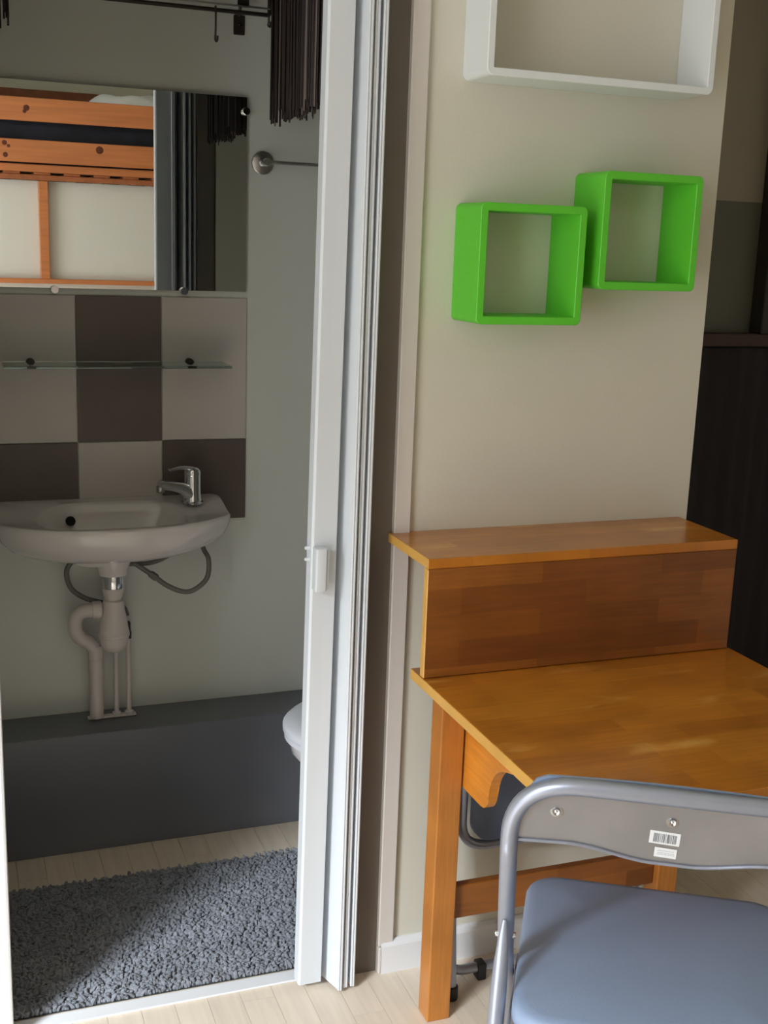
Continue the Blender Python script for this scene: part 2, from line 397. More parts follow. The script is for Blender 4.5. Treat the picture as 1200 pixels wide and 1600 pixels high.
def bowl(ax, ay, cx, cy, e=3.2):
    out = []
    for k in range(NS):
        a = 2 * PI * k / NS; c, s = math.cos(a), math.sin(a)
        r = (abs(c / ax) ** e + abs(s / ay) ** e) ** (-1 / e); out.append((cx + r * c, cy + r * s))
    return out
for (ax, ay), z in (((.178, .092), None), ((.170, .086), -.004), ((.160, .079), -.016), ((.150, .071), -.038), ((.130, .058), -.060), ((.09, .035), -.070), ((.02, .018), -.073)):
    bw = bowl(ax, ay, .262, .692)
    rings.append([o3(x, y, (deck(x, y) - .0015) if z is None else .85 + z + (deck(x, y) - .85) * max(0, 1 + z / .03)) for x, y in bw])
obj('basin', ring_sweep(rings), CERAMIC, sk, True)
obj('overflow_hole', lathe([(0, -.003), (.0115, -.003), (.0115, .004)], (-.100, -.083, .073), 20, 'y'), HOLE, sk, True)
obj('drain_neck', lathe([(.046, -.012), (.043, -.026), (.037, -.044), (.033, -.058)], (-.0055, -.105, 0), 32), CERAMIC, sk, True)
obj('basin_boss', ring_sweep([[Vector((-.040 + .058 * k_ * math.cos(2 * PI * i / 32), -.10 + .045 * k_ * math.sin(2 * PI * i / 32), z_)) for i in range(32)] for k_, z_ in ((1.25, .002), (1.1, -.012), (1.0, -.024), (.93, -.0285))]), CERAMIC, sk, True)
# tap
tp = empty('basin_tap', (.4625, .757, .8628)); tag(tp, 'chrome single lever mixer tap on the right end of the washbasin', 'tap')
obj('tap_body', lathe([(.027, 0), (.027, .004), (.0235, .007), (.0215, .02), (.0205, .045), (.021, .062), (.0205, .072), (.015, .077), (.0, .078)], (0, 0, 0), 28), CHROME, tp, True)
sp_ = spline([(.0, -.0, .014), (-.018, -.008, .034), (-.042, -.016, .046), (-.088, -.032, .056)], 6)
obj('spout', tube(sp_, [.0195 - .0085 * i / (len(sp_) - 1) for i in range(len(sp_))], 16), CHROME, tp, True)
obj('aerator', lathe([(.0095, .0), (.0105, .002), (.0105, .014), (.009, .016)], (-.084, -.030, .036), 20), DULLCHROME, tp, True)
lv = spline([(.006, .002, .079), (-.004, -.002, .087), (-.03, -.012, .092), (-.060, -.023, .089)], 6); nl = len(lv)
obj('lever', tube(lv, [.013 - .004 * i / nl for i in range(nl)], 14, flat=[(1, .75 - .45 * i / nl) for i in range(nl)]), CHROME, tp, True)
obj('lever_cap', lathe([(.021, .070), (.0215, .077), (.020, .084), (.014, .090), (0, .092)], (0, 0, 0), 28), CHROME, tp, True)
# trap and pipes
tr = empty('bottle_trap', (.2615, .725, .52)); tag(tr, 'white plastic bottle trap with chrome nut hanging under the washbasin', 'drain trap')
obj('trap_nut', lathe([(.022, .184), (.0265, .183), (.0275, .18), (.0275, .155), (.0265, .15), (.022, .149)], (0, 0, 0), 28), CHROME, tr, True)
obj('trap_collar', lathe([(.026, .149), (.026, .138), (.021, .122), (.018, .118)], (0, 0, 0), 28), PLASTIC, tr, True)
obj('trap_body', lathe([(.019, .119), (.024, .116), (.026, .108), (.0265, .092), (.031, .075), (.0355, .045), (.037, .035), (.038, .034), (.038, .026), (.035, .024)], (0, 0, 0), 32), PLASTIC, tr, True)
obj('trap_cup', lathe([(.035, .025), (.0355, .02), (.034, .008), (.028, -.006), (.018, -.013), (.0, -.015)], (0, 0, 0), 32), PLASTIC, tr, True)
wp = fillet([(-.025, .004, .092), (-.088, .022, .088), (-.092, .030, .022), (-.039, .048, -.012), (-.039, .048, -.203)], [.034, .04, .03], 8)
obj('waste_pipe', tube(wp, .0172, 20), PLASTIC, tr, True)
obj('pipe_coupling', lathe([(.0205, 0), (.0215, .004), (.0215, .018), (.0205, .022)], (-.050, .010, .091), 24, 'x'), PLASTIC, tr, True)
obj('pipe_coupling', lathe([(.0175, -.012), (.0195, -.016), (.0195, -.045), (.0175, -.049)], (-.039, .048, 0), 24), PLASTIC, tr, True)
sp2 = empty('supply_pipes', (.285, .765, .3124)); tag(sp2, 'two thin white water supply pipes rising from the plinth beside the waste pipe', 'water pipes')
for x, top in ((-.013, .27), (.018, .215)):
    obj('pipe', tube([(x, .01, 0), (x, .01, top)], .0062, 12), PLASTIC, sp2, True)
    obj('pipe_collar', lathe([(.011, .003), (.011, .012), (.0075, .015)], (x, .01, 0), 20), PLASTIC, sp2, True)
obj('pipe_plate', box(-.085, .035, .0, .02, .0005, .006, .002, 1), PLASTIC, sp2)
obj('stop_valve', lathe([(.0, .205), (.007, .206), (.0075, .222), (.0055, .226), (.0055, .245), (.004, .25)], (.019, .01, 0), 14), RUST, sp2, True)
for nm, lab, pts, r in (
    ('supply_hose', 'braided flexible hose looping down right of the washbasin', [(.478, .76, .79), (.487, .745, .748), (.495, .72, .725), (.487, .70, .685), (.455, .69, .660), (.425, .69, .656), (.385, .69, .675), (.350, .70, .702), (.31, .715, .73)], .0062),
    ('supply_hose', 'short braided hose hugging the basin underside above the longer loop', [(.418, .735, .753), (.39, .73, .735), (.35, .725, .724), (.30, .73, .723)], .0058),
    ('supply_hose', 'dark braided hose looping left behind the bottle trap', [(.195, .775, .735), (.17, .78, .722), (.158, .785, .695), (.168, .785, .655), (.20, .785, .628), (.245, .785, .612), (.29, .785, .60), (.303, .785, .575)], .0062)):
    p = spline(pts, 8); o = obj(nm, tube(p, r, 12), BRAID, None, True); tag(o, lab, 'hose', 'braided hoses under the washbasin')
    if nm and len(pts) == 9:
        pv = Vector(pts[7]); q = (Vector(pts[6]) - pv).normalized()
        obj('hose_nut', tube([pv - q * .004, pv, pv + q * .014, pv + q * .017], [.008, .0095, .0095, .008], 8), BRAID, o)
# ------------------------------------------------------------ toilet
tl = empty('toilet', (.842, .376, 0)); tag(tl, 'white toilet with closed lid half hidden behind the folding door', 'toilet')
def oval(ax, ay, z, cx=0, n=48, back=.9):
    return [Vector((cx + (ax if math.cos(2 * PI * k / n) < 0 else ax * back) * math.cos(2 * PI * k / n), ay * math.sin(2 * PI * k / n), z)) for k in range(n)]
obj('lid', ring_sweep([oval(.236, .182, .388), oval(.242, .187, .392), oval(.242, .187, .404), oval(.234, .180, .412), oval(.20, .15, .417), oval(.02, .02, .419)]), TOILETP, tl, True)
obj('toilet_seat', ring_sweep([oval(.232, .178, .370), oval(.238, .183, .374), oval(.238, .183, .384), oval(.232, .178, .3875)]), TOILETP, tl, True)
obj('bowl', ring_sweep([oval(.13, .10, .0, .10), oval(.13, .10, .03, .10), oval(.11, .09, .12, .10), oval(.15, .12, .20, .06), oval(.20, .16, .29, .02), oval(.222, .172, .34), oval(.226, .175, .367)]), CERAMIC, tl, True)
tk = box(.25, .44, -.19, .19, .36, .76, .02, 3); obj('cistern', tk, CERAMIC, tl, True)
obj('tank_plinth', box(.2, .42, -.09, .09, 0, .36, .01), CERAMIC, tl)
# ------------------------------------------------------------ rug
rg = empty('bath_rug', (.34, .27, 0)); tag(rg, 'shaggy grey chenille bath rug on the bathroom floor by the threshold', 'rug')
RX0, RX1, RY0, RY1 = -.372, .385, -.215, .242
obj('backing', box(RX0, RX1, RY0, RY1, .0005, .010, .003, 2), RUGB, rg)
vs, fs = [], []
def tuft(x, y):
    lean = random.uniform(.1, .9); a = random.uniform(0, 2 * PI); L = random.uniform(.011, .018); r = random.uniform(.0030, .0044)
    dx, dy = math.cos(a) * lean, math.sin(a) * lean; n = math.sqrt(dx * dx + dy * dy + 1)
    base = len(vs); seg = 6
    prof = ((0, .8), (.35, 1.05), (.75, 1.1), (.95, .75))
    for t, k in prof:
        ox, oy, oz = dx * L * t * t / n * 1.2, dy * L * t * t / n * 1.2, L * t * (1 - .25 * t * lean / 1.1)
        for j in range(seg):
            b = 2 * PI * j / seg; vs.append((x + ox + math.cos(b) * r * k, y + oy + math.sin(b) * r * k, .007 + oz))
    vs.append((x + dx * L / n * 1.15, y + dy * L / n * 1.15, .007 + L * (1 - .22 * lean)))
    for q in range(len(prof) - 1):
        for j in range(seg):
            a0 = base + q * seg + j; a1 = base + q * seg + (j + 1) % seg; fs.append((a0, a1, a1 + seg, a0 + seg))
    tip = len(vs) - 1; q = len(prof) - 1
    for j in range(seg): fs.append((base + q * seg + j, base + q * seg + (j + 1) % seg, tip))
STP = .0058; ny = int((RY1 - RY0) / STP); nx = int((RX1 - RX0) / STP)
for i in range(nx + 1):
    for j in range(ny + 1):
        tuft(RX0 + i * STP + random.uniform(-.002, .002), RY0 + j * STP + random.uniform(-.002, .002))
me = bpy.data.meshes.new('pile'); me.from_pydata(vs, [], fs); me.update()
pile = link('pile', me, RUG, rg, True); pile['kind'] = 'stuff'
# ------------------------------------------------------------ string curtains
def strings(name, label, x, y0, y1, zb, n, xj, seed, zt=2.42):
    pale = mat('pale_brown_string', rgb(120, 104, 96), .6)
    rd = random.Random(seed); bm = bmesh.new(); bm2 = bmesh.new()
    for k in range(n):
        yy = y0 + (y1 - y0) * k / (n - 1) + rd.uniform(-.002, .002); xx = x + rd.uniform(-xj, xj)
        z0 = zb(yy) + rd.uniform(-.012, .012); r = rd.uniform(.0014, .0026)
        b_ = bm2 if k % 9 == 4 else bm
        pts = [Vector((xx, yy, zt)), Vector((xx + rd.uniform(-.002, .002), yy, (zt + z0) / 2)), Vector((xx + rd.uniform(-.003, .003), yy + rd.uniform(-.004, .004), z0))]
        rings = [[p + Vector((math.cos(2 * PI * j / 4), math.sin(2 * PI * j / 4), 0)) * r for j in range(4)] for p in pts]
        ring_sweep(rings, bm=b_)
    r = empty(name, (0, 0, 0)); tag(r, label, 'curtain')
    o = obj('strings', bm, STRING, r); o['kind'] = 'stuff'
    o = obj('pale_strings', bm2, pale, r); o['kind'] = 'stuff'
    obj('curtain_rod', tube([(x, y0 - .05, zt + .008), (x, y1 + .02, zt + .008)], .008, 10), DULLCHROME, r, True)
    return r
strings('string_curtain', 'dark brown string curtain hanging beside the folding door at right of the bathroom', .662, .17, .745, lambda y: 1.782 + .006 * math.sin(y * 31), 330, .020, 3)
strings('string_curtain', 'small bunch of dark strings hanging at the top left corner of the bathroom', .036, .60, .70, lambda y: 1.93, 26, .022, 4)
# ------------------------------------------------------------ towel rail, rack
tw = empty('towel_rail', (.649, .83, 1.686)); tag(tw, 'chrome towel rail with round wall plate right of the mirror', 'towel rail')
obj('wall_plate', lathe([(.0, -.008), (.025, -.008), (.0275, -.006), (.0275, -.0006)], (0, 0, 0), 32, 'y'), DULLCHROME, tw, True)
obj('post', lathe([(.0, -.052), (.0085, -.052), (.0095, -.05), (.0095, -.008)], (0, 0, 0), 20, 'y'), CHROME, tw, True)
obj('bar', tube([(-.005, -.045, .0), (.50, -.045, .0)], .0048, 12), CHROME, tw, True)
obj('wall_plate', lathe([(.0, -.008), (.025, -.008), (.0275, -.006), (.0275, -.0006)], (.495, 0, 0), 32, 'y'), DULLCHROME, tw, True)
obj('post', lathe([(.0, -.052), (.0085, -.052), (.0095, -.05), (.0095, -.008)], (.495, 0, 0), 20, 'y'), CHROME, tw, True)
rk = empty('hanging_rack', (.40, .83, 2.0)); tag(rk, 'dark metal wall rack with hooks high above the mirror', 'rack')
ry = -.05
obj('frame_bar', tube(fillet([(-.36, ry, .36), (-.36, ry, .015), (.249, ry, .015), (.249, ry, .36)], .006, 3), .0048, 10), RUST, rk, True)
obj('frame_bar', tube([(-.36, ry - .006, .028), (.249, ry - .006, .028)], .0022, 8), DULLCHROME, rk, True)
obj('frame_bar', tube([(-.36, ry, .20), (.249, ry, .20)], .0048, 10), RUST, rk, True)
for x in (.188,):
    obj('bracket_plate', box(x - .0135, x + .0135, -.006, 0, -.027, .017, .002, 1), RUST, rk)
    obj('bracket_arm', box(x - .0135, x + .0135, ry + .004, ry + .009, .028, .36, .001, 1), RUST, rk)
    obj('bracket_stay', tube([(x, ry + .008, .10), (x, -.002, .012)], .0035, 8), RUST, rk, True)
    obj('screw', lathe([(0, -.0085), (.004, -.008), (.004, -.006)], (x + .002, 0, -.005), 12, 'y'), CHROME, rk, True)
for x in (.12, .245):
    L = .062 if x < .2 else .02
    obj('hook', tube(spline([(x, ry - .006, .022), (x, ry - .009, .012), (x, ry - .008, .012 - L * .6), (x, ry - .004, .012 - L), (x + .002, ry - .014, .008 - L), (x + .002, ry - .02, .018 - L)], 5), .0024, 8), RUST, rk, True)
# ------------------------------------------------------------ folding door
fd = empty('folding_door', (.58, 0, 0)); tag(fd, 'white concertina folding door pushed open against the dark jamb', 'door')
DH = 2.045
ep = [(-.0575, -.019), (-.0535, -.0235), (-.010, -.0235), (-.0085, -.0215), (-.0085, .008), (-.012, .012), (-.054, .012), (-.0575, .008)]
obj('end_post', prism(ep, 'z', .016, DH), PVC, fd)
def slat(x0, y0, x1, y1, t=.0024):
    d = Vector((x1 - x0, y1 - y0, 0)).normalized(); n = Vector((-d.y, d.x, 0)) * t
    return prism([(x0 + n.x, y0 + n.y), (x1 + n.x, y1 + n.y), (x1 - n.x, y1 - n.y), (x0 - n.x, y0 - n.y)], 'z', .010, DH)
X0 = .58
front = [(.6015, -.052), (.6155, -.046), (.6305, -.046)]
back = [(.578, .022), (.6075, .040), (.6225, .042), (.6385, .042)]
prev = back[0]
for i, f in enumerate(front):
    obj('door_slat', slat(prev[0] - X0, prev[1], f[0] - X0 - .001, f[1]), PVC, fd)
    obj('door_slat', slat(f[0] - X0 + .002, f[1], back[i + 1][0] - X0, back[i + 1][1]), PVC, fd)
    prev = back[i + 1]
for i, (x, y) in enumerate(front):
    rib = bmesh.new()
    for dx in (-.0016, .0030):
        merge(rib, lathe([(.0026, .0095), (.0026, DH)], (x - X0 + dx, y - .0012, 0), 12))
    obj('hinge_rib', rib, PVC, fd, True)
for i, (x, y) in enumerate(back[1:]):
    obj('hinge_rib', lathe([(.0032, .0105), (.0032, DH)], (x - X0, y + .001, 0), 12), PVC, fd, True)
obj('hinge_rib', lathe([(.0048, .0105), (.0048, DH)], (.5755 - X0, .0185, 0), 12), PVC, fd, True)
hd = obj('handle', box(-.0560, -.0345, -.050, -.0235, .866, .950, .003, 3), PVC, fd, True)
obj('grip_lip', box(-.0345, -.0295, -.046, -.0235, .869, .947, .0015, 2), PVC, hd, True)
for z in (.93, .952):
    obj('latch_knob', lathe([(.0, -.0665), (.003, -.0655), (.0042, -.061), (.004, -.0575)], (0, -.006, z - .01), 12, 'x'), PVC, fd, True)
obj('top_track', box(-.61, .062, -.012, .03, DH + .001, DH + .024, .002, 1), WHITE, fd)
# the door hangs a little out of plumb
for o in list(fd.children) + [g for c in fd.children for g in c.children]:
    if o.name.startswith('top_track'): continue
    k = 1.0 if o.name.split('.')[0] in ('end_post', 'handle', 'grip_lip', 'latch_knob') else .25
    for v in o.data.vertices:
        t = v.co.z / 1.8 * k; v.co.x += .0075 * t; v.co.y -= .027 * t
# ------------------------------------------------------------ wall cubes
def cube_shelf(name, label, x0, x1, z0, z1, depth, t, r, m, group=None):
    cx, cz = (x0 + x1) / 2, (z0 + z1) / 2
    e = empty(name, (cx, 0, z0)); tag(e, label, 'shelf', group)
    out = rrect(x0 - cx, x1 - cx, 0, z1 - z0, r, 6); inn = rrect(x0 - cx + t, x1 - cx - t, t, z1 - z0 - t, .0015, 6)
    bm = bmesh.new(); ys = (-depth, -.0006)
    b = .0012
    def o_off(off): return rrect(x0 - cx + off, x1 - cx - off, off, z1 - z0 - off, r - off, 6)
    def i_off(off): return rrect(x0 - cx + t - off, x1 - cx - t + off, t - off, z1 - z0 - t + off, .0015 + off, 6)
    loops = [(o_off(0), ys[1]), (o_off(0), ys[0] + b), (o_off(b), ys[0]), (i_off(b), ys[0]), (i_off(0), ys[0] + b), (i_off(0), ys[1])]
    ring_sweep([[Vector((p[0], y, p[1])) for p in l] for l, y in loops], closed=True, bm=bm)
    obj('shelf_box', bm, m, e, True)
    return e
cube_shelf('cube_shelf', 'lower left bright green square cube shelf on the white wall', .8035, 1.0185, 1.3675, 1.5825, .1125, .0145, .011, GREEN, 'green cube shelves')
cube_shelf('cube_shelf', 'upper right bright green square cube shelf on the white wall', 1.0505, 1.2635, 1.4345, 1.6490, .1125, .0145, .011, GREEN, 'green cube shelves')
cube_shelf('rectangular_shelf', 'large white rectangular box shelf high on the wall above the green cubes', .8045, 1.2715, 1.7965, 2.10, .1036, .0135, .013, SHELFW)
# ------------------------------------------------------------ desk
dk = empty('wall_desk', (1.02, -.2, 0)); tag(dk, 'honey coloured solid wood wall desk with raised ledge on square legs', 'desk')
D = lambda x: x - 1.02
Y = lambda y: y + .2
def two_mat(bm, m0, m1, test, name, parent, smooth=False):
    o = obj(name, bm, m0, parent, smooth); o.data.materials.append(m1)
    for p in o.data.polygons:
        if test(p.normal): p.material_index = 1
    return o
dtil = lambda n: n.x < -.6 or n.x > .6
two_mat(box(D(.692), D(1.3553), Y(-.2055), Y(-.0005), .9395, .9585, .0018, 2), DESK_TOP, DESK_EDGE, lambda n: n.x < -.6, 'ledge', dk)
for p in bpy.data.objects['ledge'].data.polygons: pass
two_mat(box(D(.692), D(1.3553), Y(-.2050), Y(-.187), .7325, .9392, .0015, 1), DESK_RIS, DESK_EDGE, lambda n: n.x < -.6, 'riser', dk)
two_mat(box(D(.692), D(1.364), Y(-.757), Y(-.142), .7105, .7310, .0022, 2), DESK_TOP, DESK_EDGE, lambda n: n.x < -.6, 'desktop', dk)
obj('leg', box(D(.7387), D(.7870), Y(-.1935), Y(-.1450), 0, .7103, .0025, 2), DESK_LEG, dk)
obj('leg', box(D(1.2500), D(1.2980), Y(-.1935), Y(-.1450), 0, .7103, .0025, 2), DESK_LEG, dk)
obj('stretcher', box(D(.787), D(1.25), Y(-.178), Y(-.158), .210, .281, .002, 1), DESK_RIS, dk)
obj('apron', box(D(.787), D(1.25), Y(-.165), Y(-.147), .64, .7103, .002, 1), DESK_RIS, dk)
def bracket(x):
    cv = [(-.166, .7103), (-.166, .497), (-.27, .497)] + [(-.27 - .03 * math.sin(a), .527 - .03 * math.cos(a)) for a in (.4, .8, 1.2, 1.57)]
    cv += [(y_, z_) for y_, z_ in [tuple(v)[:2] for v in spline([(-.302, .545, 0), (-.318, .578, 0), (-.350, .602, 0), (-.42, .622, 0), (-.52, .645, 0), (-.58, .67, 0)], 4)]] + [(-.585, .7103)]
    return prism([(Y(a), b) for a, b in cv], 'x', D(x), D(x + .019), .0015)
obj('bracket', bracket(.7905), DESK_BR, dk); obj('bracket', bracket(1.228), DESK_BR, dk)
# ------------------------------------------------------------ folding chair in front
ca = math.radians(-31)
CX = Vector((math.cos(ca), math.sin(ca), 0)); CY = Vector((-math.sin(ca), math.cos(ca), 0))
cl = CX * 1.12 + CY * -.15
ch = empty('folding_chair', (cl.x, cl.y, 0), ca); tag(ch, 'unfolded silver tube chair with blue grey seat in front of the desk', 'chair')
HW = .222; TR = .0124
def ypos(z):      # side profile of the frame that is back upright above and front leg below
    pass
side = lambda s: [(s * (HW - .014), .245, .012), (s * (HW - .002), -.03, .40), (s * HW, -.088, .50), (s * HW, -.155, .66), (s * HW, -.164, .70)]
L_ = spline(side(-1), 8); R2 = spline(side(1), 8)
topp = fillet([L_[-1], Vector((-HW, -.185, .798)), Vector((HW, -.185, .798)), R2[-1]], .098, 14)
path = L_[:-1] + topp + list(reversed(R2[:-1]))
obj('back_frame', tube(path, TR, 16), TUBE, ch, True)
obj('front_stretcher', tube([(-HW + .012, .17, .12), (HW - .012, .17, .12)], .009, 12), TUBE, ch, True)
rl = []
for s in (-1, 1):
    p0, p1 = Vector((s * (HW + .001), -.124, .548)), Vector((s * (HW + .009), -.27, .012))
    pts = [p0 + (p1 - p0) * t for t in (0, .05, .11, .17, .3, .6, .95)]
    rd = [.003, .0065, .0095, .0120, .0124, .0124, .0124]
    fl = [(.5, 1), (.6, 1.2), (.75, 1.1), (1, 1), (1, 1), (1, 1), (1, 1)]
    obj('rear_leg', tube(pts, rd, 16, flat=fl), TUBE, ch, True)
    obj('rubber_foot', lathe([(.014, 0), (.0145, .004), (.014, .03), (.012, .031)], (p1.x, p1.y - .003, .0), 16), BLACKR, ch, True)
    obj('rubber_foot', lathe([(.014, 0), (.0145, .004), (.014, .025), (.012, .026)], (s * (HW - .014), .245, 0), 16), BLACKR, ch, True)
    obj('rivet', lathe([(0, -.0155 * 1), (.0045, -.0150), (.005, -.012), (.005, .012), (.0045, .015), (0, .0155)], (s * HW, -.092, .505), 12, 'x'), CHROME, ch, True)
    obj('side_link', box(s * (HW - .0165) - .0018, s * (HW - .0165) + .0018, -.19, .0, .398, .418, .001, 1), TUBE, ch)
obj('rear_stretcher', tube([(-HW - .006, -.220, .16), (HW + .006, -.220, .16)], .009, 12), TUBE, ch, True)
# seat cushion
def cushion(x0, x1, y0, y1, z0, z1, r, m, parent, name='seat', crown=.006):
    rg_ = []
    for ins, z in ((.012, z0), (.003, z0 + .003), (0, z0 + .010), (0, z1 - .013), (.003, z1 - .006), (.009, z1 - .0015), (.02, z1), (.06, z1 + crown * .6), (.12, z1 + crown)):
        rg_.append([Vector((a, b, z)) for a, b in rrect(x0 + ins, x1 - ins, y0 + ins, y1 - ins, max(.01, r - ins * .7), 10)])
    return obj(name, ring_sweep(rg_), m, parent, True)
cushion(-.2035, .222, -.212, .204, .412, .449, .055, VINYL, ch)
obj('seat_pan', box(-.17, .18, -.17, .16, .400, .4125, .003, 1), TUBE, ch)
# back panel of steel sheet, wavy lower edge
def panel_bottom(x):
    u = abs(x) / HW
    return .679 + .020 * sm((u - .10) / .55)
N = 40; rows = 8; pv = []
bm = bmesh.new(); fr_, bk_ = [], []
for i in range(N + 1):
    x = -HW + .008 + (2 * HW - .016) * i / N; zb = panel_bottom(x); zt = .798
    if abs(x) > HW - .095: zt = .798 - (.095 - math.sqrt(max(0, .095 ** 2 - (abs(x) - (HW - .095)) ** 2)))
    a, b = [], []
    for j in range(rows + 1):
        t = j / rows; z = zb + (zt - zb) * t
        yb = -.155 - .030 * (z - .66) / .135 + .014 * math.cos(x / HW * PI / 2)
        if j == 0: yb += .002
        a.append(bm.verts.new((x, yb - .001, z))); b.append(bm.verts.new((x, yb + .0015, z)))
    fr_.append(a); bk_.append(b)
for i in range(N):
    for j in range(rows):
        bm.faces.new((fr_[i][j], fr_[i + 1][j], fr_[i + 1][j + 1], fr_[i][j + 1])); bm.faces.new((bk_[i][j], bk_[i][j + 1], bk_[i + 1][j + 1], bk_[i + 1][j]))
    bm.faces.new((fr_[i][0], bk_[i][0], bk_[i + 1][0], fr_[i + 1][0])); bm.faces.new((fr_[i][rows], fr_[i + 1][rows], bk_[i + 1][rows], bk_[i][rows]))
for c in (0, N):
    for j in range(rows): bm.faces.new((fr_[c][j], fr_[c][j + 1], bk_[c][j + 1], bk_[c][j]))
bp = obj('back_panel', bm, SHEET, ch, True); bp['label'] = 'brushed grey steel back panel'
ye = lambda x, z: -.155 - .030 * (z - .66) / .135 + .014 * math.cos(x / HW * PI / 2) - .001
hem = [Vector((-HW + .010 + (2 * HW - .020) * i / 50, 0, 0)) for i in range(51)]
for v in hem: v.z = panel_bottom(v.x) + .0005; v.y = ye(v.x, v.z) + .0005
obj('panel_hem', tube(hem, .0028, 8), TUBE, bp, True)
for x in (-.160, -.004, .152):
    obj('screw', lathe([(.0, -.0032), (.0022, -.0022), (.0045, -.0035), (.0058, -.0022), (.0062, 0)], (x, ye(x, .752) - .0003, .752), 20, 'y'), CHROME, bp, True)
    obj('washer', lathe([(.0062, -.0012), (.0085, -.0010), (.0088, .0004)], (x, ye(x, .752), .752), 20, 'y'), DULLCHROME, bp, True)
def curved(x0, x1, z0, z1, off, th, rad, nx=28, nz=6):
    outer = rrect(x0, x1, z0, z1, rad, 6); b = bmesh.new(); lo, hi = [], []
    def zspan(x):
        d = max(0, rad - min(x - x0, x1 - x)); c = rad - math.sqrt(max(0, rad * rad - d * d)); return z0 + c, z1 - c
    for i in range(nx + 1):
        x = x0 + (x1 - x0) * i / nx; a0, a1 = zspan(min(max(x, x0 + .0004), x1 - .0004)); u, v = [], []
        for j in range(nz + 1):
            z = a0 + (a1 - a0) * j / nz; y = ye(x, z) + off; e = min(i, nx - i, j, nz - j) > 0
            u.append(b.verts.new((x, y, z))); v.append(b.verts.new((x, y + (th if e else th * .35), z)))
        lo.append(u); hi.append(v)
    for i in range(nx):
        for j in range(nz):
            b.faces.new((lo[i][j], lo[i + 1][j], lo[i + 1][j + 1], lo[i][j + 1])); b.faces.new((hi[i][j], hi[i][j + 1], hi[i + 1][j + 1], hi[i + 1][j]))
        for j, f in ((0, 1), (nz, -1)):
            b.faces.new((lo[i][j], hi[i][j], hi[i + 1][j], lo[i + 1][j]))
    for c in (0, nx):
        for j in range(nz): b.faces.new((lo[c][j], lo[c][j + 1], hi[c][j + 1], hi[c][j]))
    return b
obj('back_pad', curved(-HW + .018, HW - .018, .712, .807, .0035, .016, .035), VINYL, ch, True)
st = obj('barcode_sticker', box(-.0205, .0205, -.0004, 0, -.0108, .0108), STICK, ch)
st.location = (-.0115, ye(-.0115, .722) - .0006, .7235); st.rotation_euler = (math.radians(12), math.radians(2), 0)
rb = random.Random(5); x = -.0150; bars = bmesh.new()
while x < .0155:
    w_ = rb.choice((.0004, .0007, .0011)); box(x, x + w_, -.0007, -.0004, -.0078, .0070, bm=bars); x += w_ + rb.choice((.0005, .0008, .0012))
obj('barcode', bars, INK, st)
s2 = obj('text_sticker', box(-.0150, .0150, -.0004, 0, -.0082, .0082), STICK, ch)
s2.location = (-.0085, ye(-.0085, .699) - .0006, .6990); s2.rotation_euler = (math.radians(12), math.radians(2), 0)
tx = bmesh.new()
for z in (.0028, -.0008, -.0034):
    x = -.011
    while x < .011:
        w_ = rb.uniform(.0008, .0024); box(x, min(x + w_, .012), -.0006, -.0004, z, z + .0010, bm=tx); x += w_ + .0006
tk_ = obj('text_lines', tx, mat('pale_sticker_ink', rgb(172, 178, 186), .6), s2)
# ------------------------------------------------------------ folded chair under the desk
f2 = empty('folding_chair', (1.052, -.07, 0)); tag(f2, 'folded silver tube chair with slate seat leaning on the wall under the desk', 'chair')
f2.rotation_euler = (0, 0, 0)
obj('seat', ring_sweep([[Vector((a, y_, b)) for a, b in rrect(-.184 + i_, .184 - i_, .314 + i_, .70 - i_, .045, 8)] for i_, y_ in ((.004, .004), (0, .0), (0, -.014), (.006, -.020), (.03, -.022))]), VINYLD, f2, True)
fr2 = fillet([(-.200, .004, .72), (-.200, .004, .296), (.200, .004, .296), (.200, .004, .72)], .062, 10)
obj('seat_frame', tube(fr2, .0105, 14), TUBE, f2, True)
obj('rear_leg', tube(fillet([(-.222, .040, .70), (-.222, -.018, .026), (.222, -.018, .026), (.222, .040, .70)], .035, 8), .0105, 14), TUBE, f2, True)
obj('front_leg', tube(fillet([(-.236, -.065, .014), (-.230, -.012, .34), (-.222, .028, .90), (.222, .028, .90), (.230, -.012, .34), (.236, -.065, .014)], [.05, .05, .05, .05], 8), .0105, 14), TUBE, f2, True)
for x in (-.236, .236):
    obj('rubber_foot', lathe([(.0135, 0), (.014, .004), (.0135, .028), (.011, .029)], (x, -.0645, 0), 14), BLACKR, f2, True)
for x in (-.150, .150):
    obj('rubber_foot', box(x - .010, x + .010, -.032, -.004, .0003, .038, .004, 2), BLACKR, f2, True)
obj('back_panel', ring_sweep([[Vector((a, y_, b)) for a, b in rrect(-.205, .205, .78, .885, .03, 6)] for y_ in (.012, .016)]), SHEET, f2, True)
# little socket box
sb = empty('cable_box', (1.353, 0, .106)); tag(sb, 'small white plastic box on the baseboard behind the right desk leg', 'socket')
obj('box_body', box(-.010, .010, -.030, -.0165, -.014, .020, .003, 2), WHITE, sb, True)
obj('box_mark', box(-.003, .003, -.0306, -.0300, -.003, .003), INK, sb)
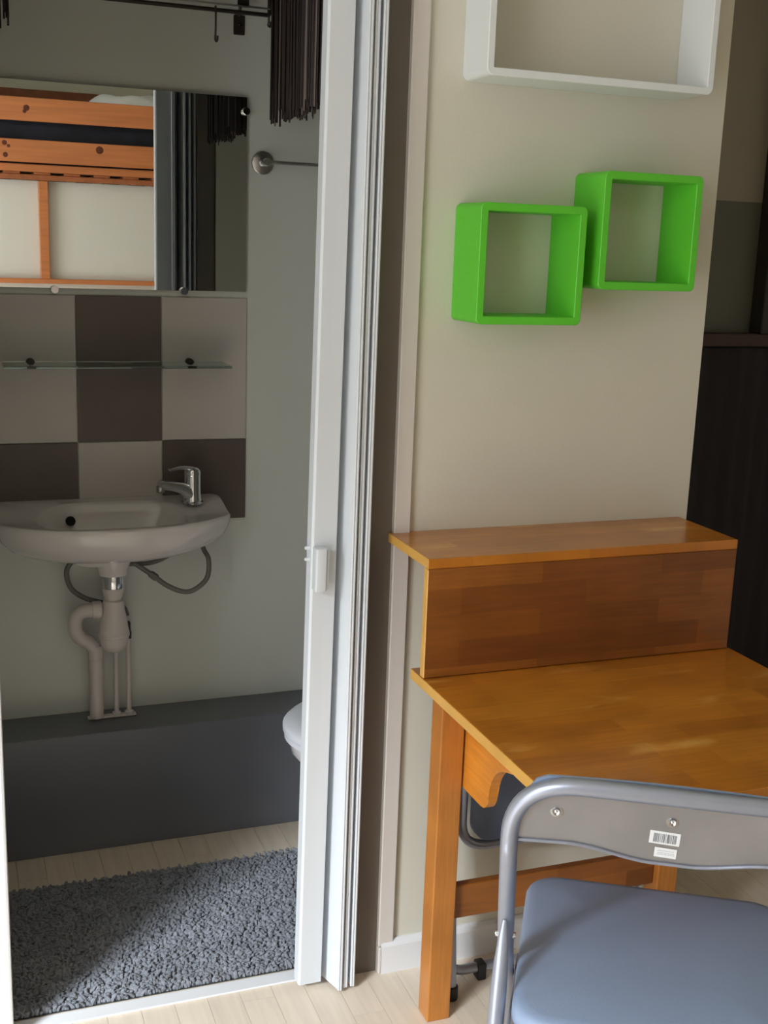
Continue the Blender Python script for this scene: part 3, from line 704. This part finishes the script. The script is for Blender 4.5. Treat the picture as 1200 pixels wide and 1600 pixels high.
# ------------------------------------------------------------ niche at the right
nr = empty('curtained_rail', (2.1, .88, 0)); tag(nr, 'near black curtain hanging from a dark wooden rail right of the white wall', 'curtain')
obj('rail', box(-.72, .88, -.015, .035, 1.244, 1.282, .004, 2), RAILW, nr)
cb_, n = [], 260
for z in (1.238, 1.0, .7, .4, .02):
    cb_.append([Vector((-.70 + 1.56 * i / n, .006 + (.010 + .006 * (1.24 - z)) * (.5 * math.sin(i * .23 + 1.2 * math.sin(i * .07) + .2 * z) + .3 * math.sin(i * .61 + 2 * math.sin(i * .033))), z)) for i in range(n + 1)])
bm = bmesh.new(); V = [[bm.verts.new(p) for p in r] for r in cb_]
V2 = [[bm.verts.new(p + Vector((0, .003, 0))) for p in r] for r in cb_]
for a in range(len(V) - 1):
    for i in range(n):
        bm.faces.new((V[a][i], V[a][i + 1], V[a + 1][i + 1], V[a + 1][i])); bm.faces.new((V2[a][i], V2[a + 1][i], V2[a + 1][i + 1], V2[a][i + 1]))
obj('curtain_cloth', bm, BLACKC, nr, True)
S('trim_6', box(2.195, 2.32, .86, .92, 1.283, 2.5, .003, 1), mat('dark_post_paint', rgb(52, 48, 44), .7))
# ------------------------------------------------------------ loft bed seen in the mirror
BY = -3.0
bd = empty('loft_bed', (.4, BY, 0)); tag(bd, 'orange pine loft bed reflected in the bathroom mirror', 'bed')
bx0, bx1 = -1.3, 1.5
def plankb(z0, z1, y0, y1, name):
    return obj(name, box(bx0, bx1, y0, y1, z0, z1, .006, 3), PINE, bd)
g1 = plankb(2.070, 2.188, 0, .022, 'guard_rail'); g2 = plankb(1.863, 1.978, 0, .022, 'side_rail')
for par_, kx, kz, rr in ((g1, -.03, 2.135, .011), (g1, -.04, 2.118, .007), (g2, -.145, 1.955, .009), (g2, -.125, 1.94, .006), (g2, -.142, 1.895, .009), (g2, .34, 1.945, .014), (g1, .75, 2.12, .01), (g2, -.7, 1.92, .01)):
    obj('knot', lathe([(.0, .0232), (rr * 1.0, .0230), (rr * 1.45, .0222)], (kx, 0, kz), 14, 'y'), KNOT, par_, True)
obj('slat_beam', box(bx0, bx1, -.03, -.004, 1.816, 1.856, .003, 1), PINE, bd)
obj('slat_beam', box(bx0, bx1, -.03, .0, 1.7755, 1.803, .003, 1), PINED, bd)
for k in range(18):
    xs = bx0 + .06 + k * .155
    obj('slat', box(xs, xs + .085, -.88, -.004, 1.8035, 1.8155, .002, 1), PINED, bd)
obj('back_rail', box(bx0, bx1, -.93, -.91, 2.27, 2.33, .004, 1), PINED, bd)
for x in (bx0, bx1 - .06):
    obj('post', box(x, x + .06, -.06, 0, 0, 2.26, .004, 1), PINE, bd); obj('post', box(x, x + .06, -.93, -.87, 0, 2.26, .004, 1), PINE, bd)
mt = obj('mattress', box(-.85, 1.06, -3.86, -3.035, 1.817, 2.085, .04, 4), NAVY, None, True); tag(mt, 'navy mattress lying on the pine loft bed seen in the mirror', 'mattress')
bm = bmesh.new(); bmesh.ops.create_icosphere(bm, subdivisions=4, radius=1)
for v in bm.verts:
    c = v.co; c.x = math.copysign(abs(c.x) ** .7, c.x) * .30; c.y = math.copysign(abs(c.y) ** .7, c.y) * .22; c.z *= .085 * (1 + .25 * math.sin(c.x * 20) * math.cos(c.y * 17 + c.x * 9))
pl = obj('pillow', bm, PILLOW, None, True); pl.location = (1.00, -3.32, 2.182); tag(pl, 'crumpled white pillow on the loft bed mattress seen in the mirror', 'pillow')
cw = empty('closet_front', (.4, BY - .03, 0)); tag(cw, 'white closet panelling with pine battens beneath the loft bed', 'closet')
obj('panel', box(bx0 + .06, bx1 - .06, -.045, -.03, 0, 1.774), ROOMWALL, cw)
obj('batten', box(.022, .071, -.03, .02, 1.262, 1.774, .003, 1), PINE, cw)
obj('batten', box(bx0 + .06, bx1 - .06, -.03, .015, 1.236, 1.2615, .003, 1), PINE, cw)
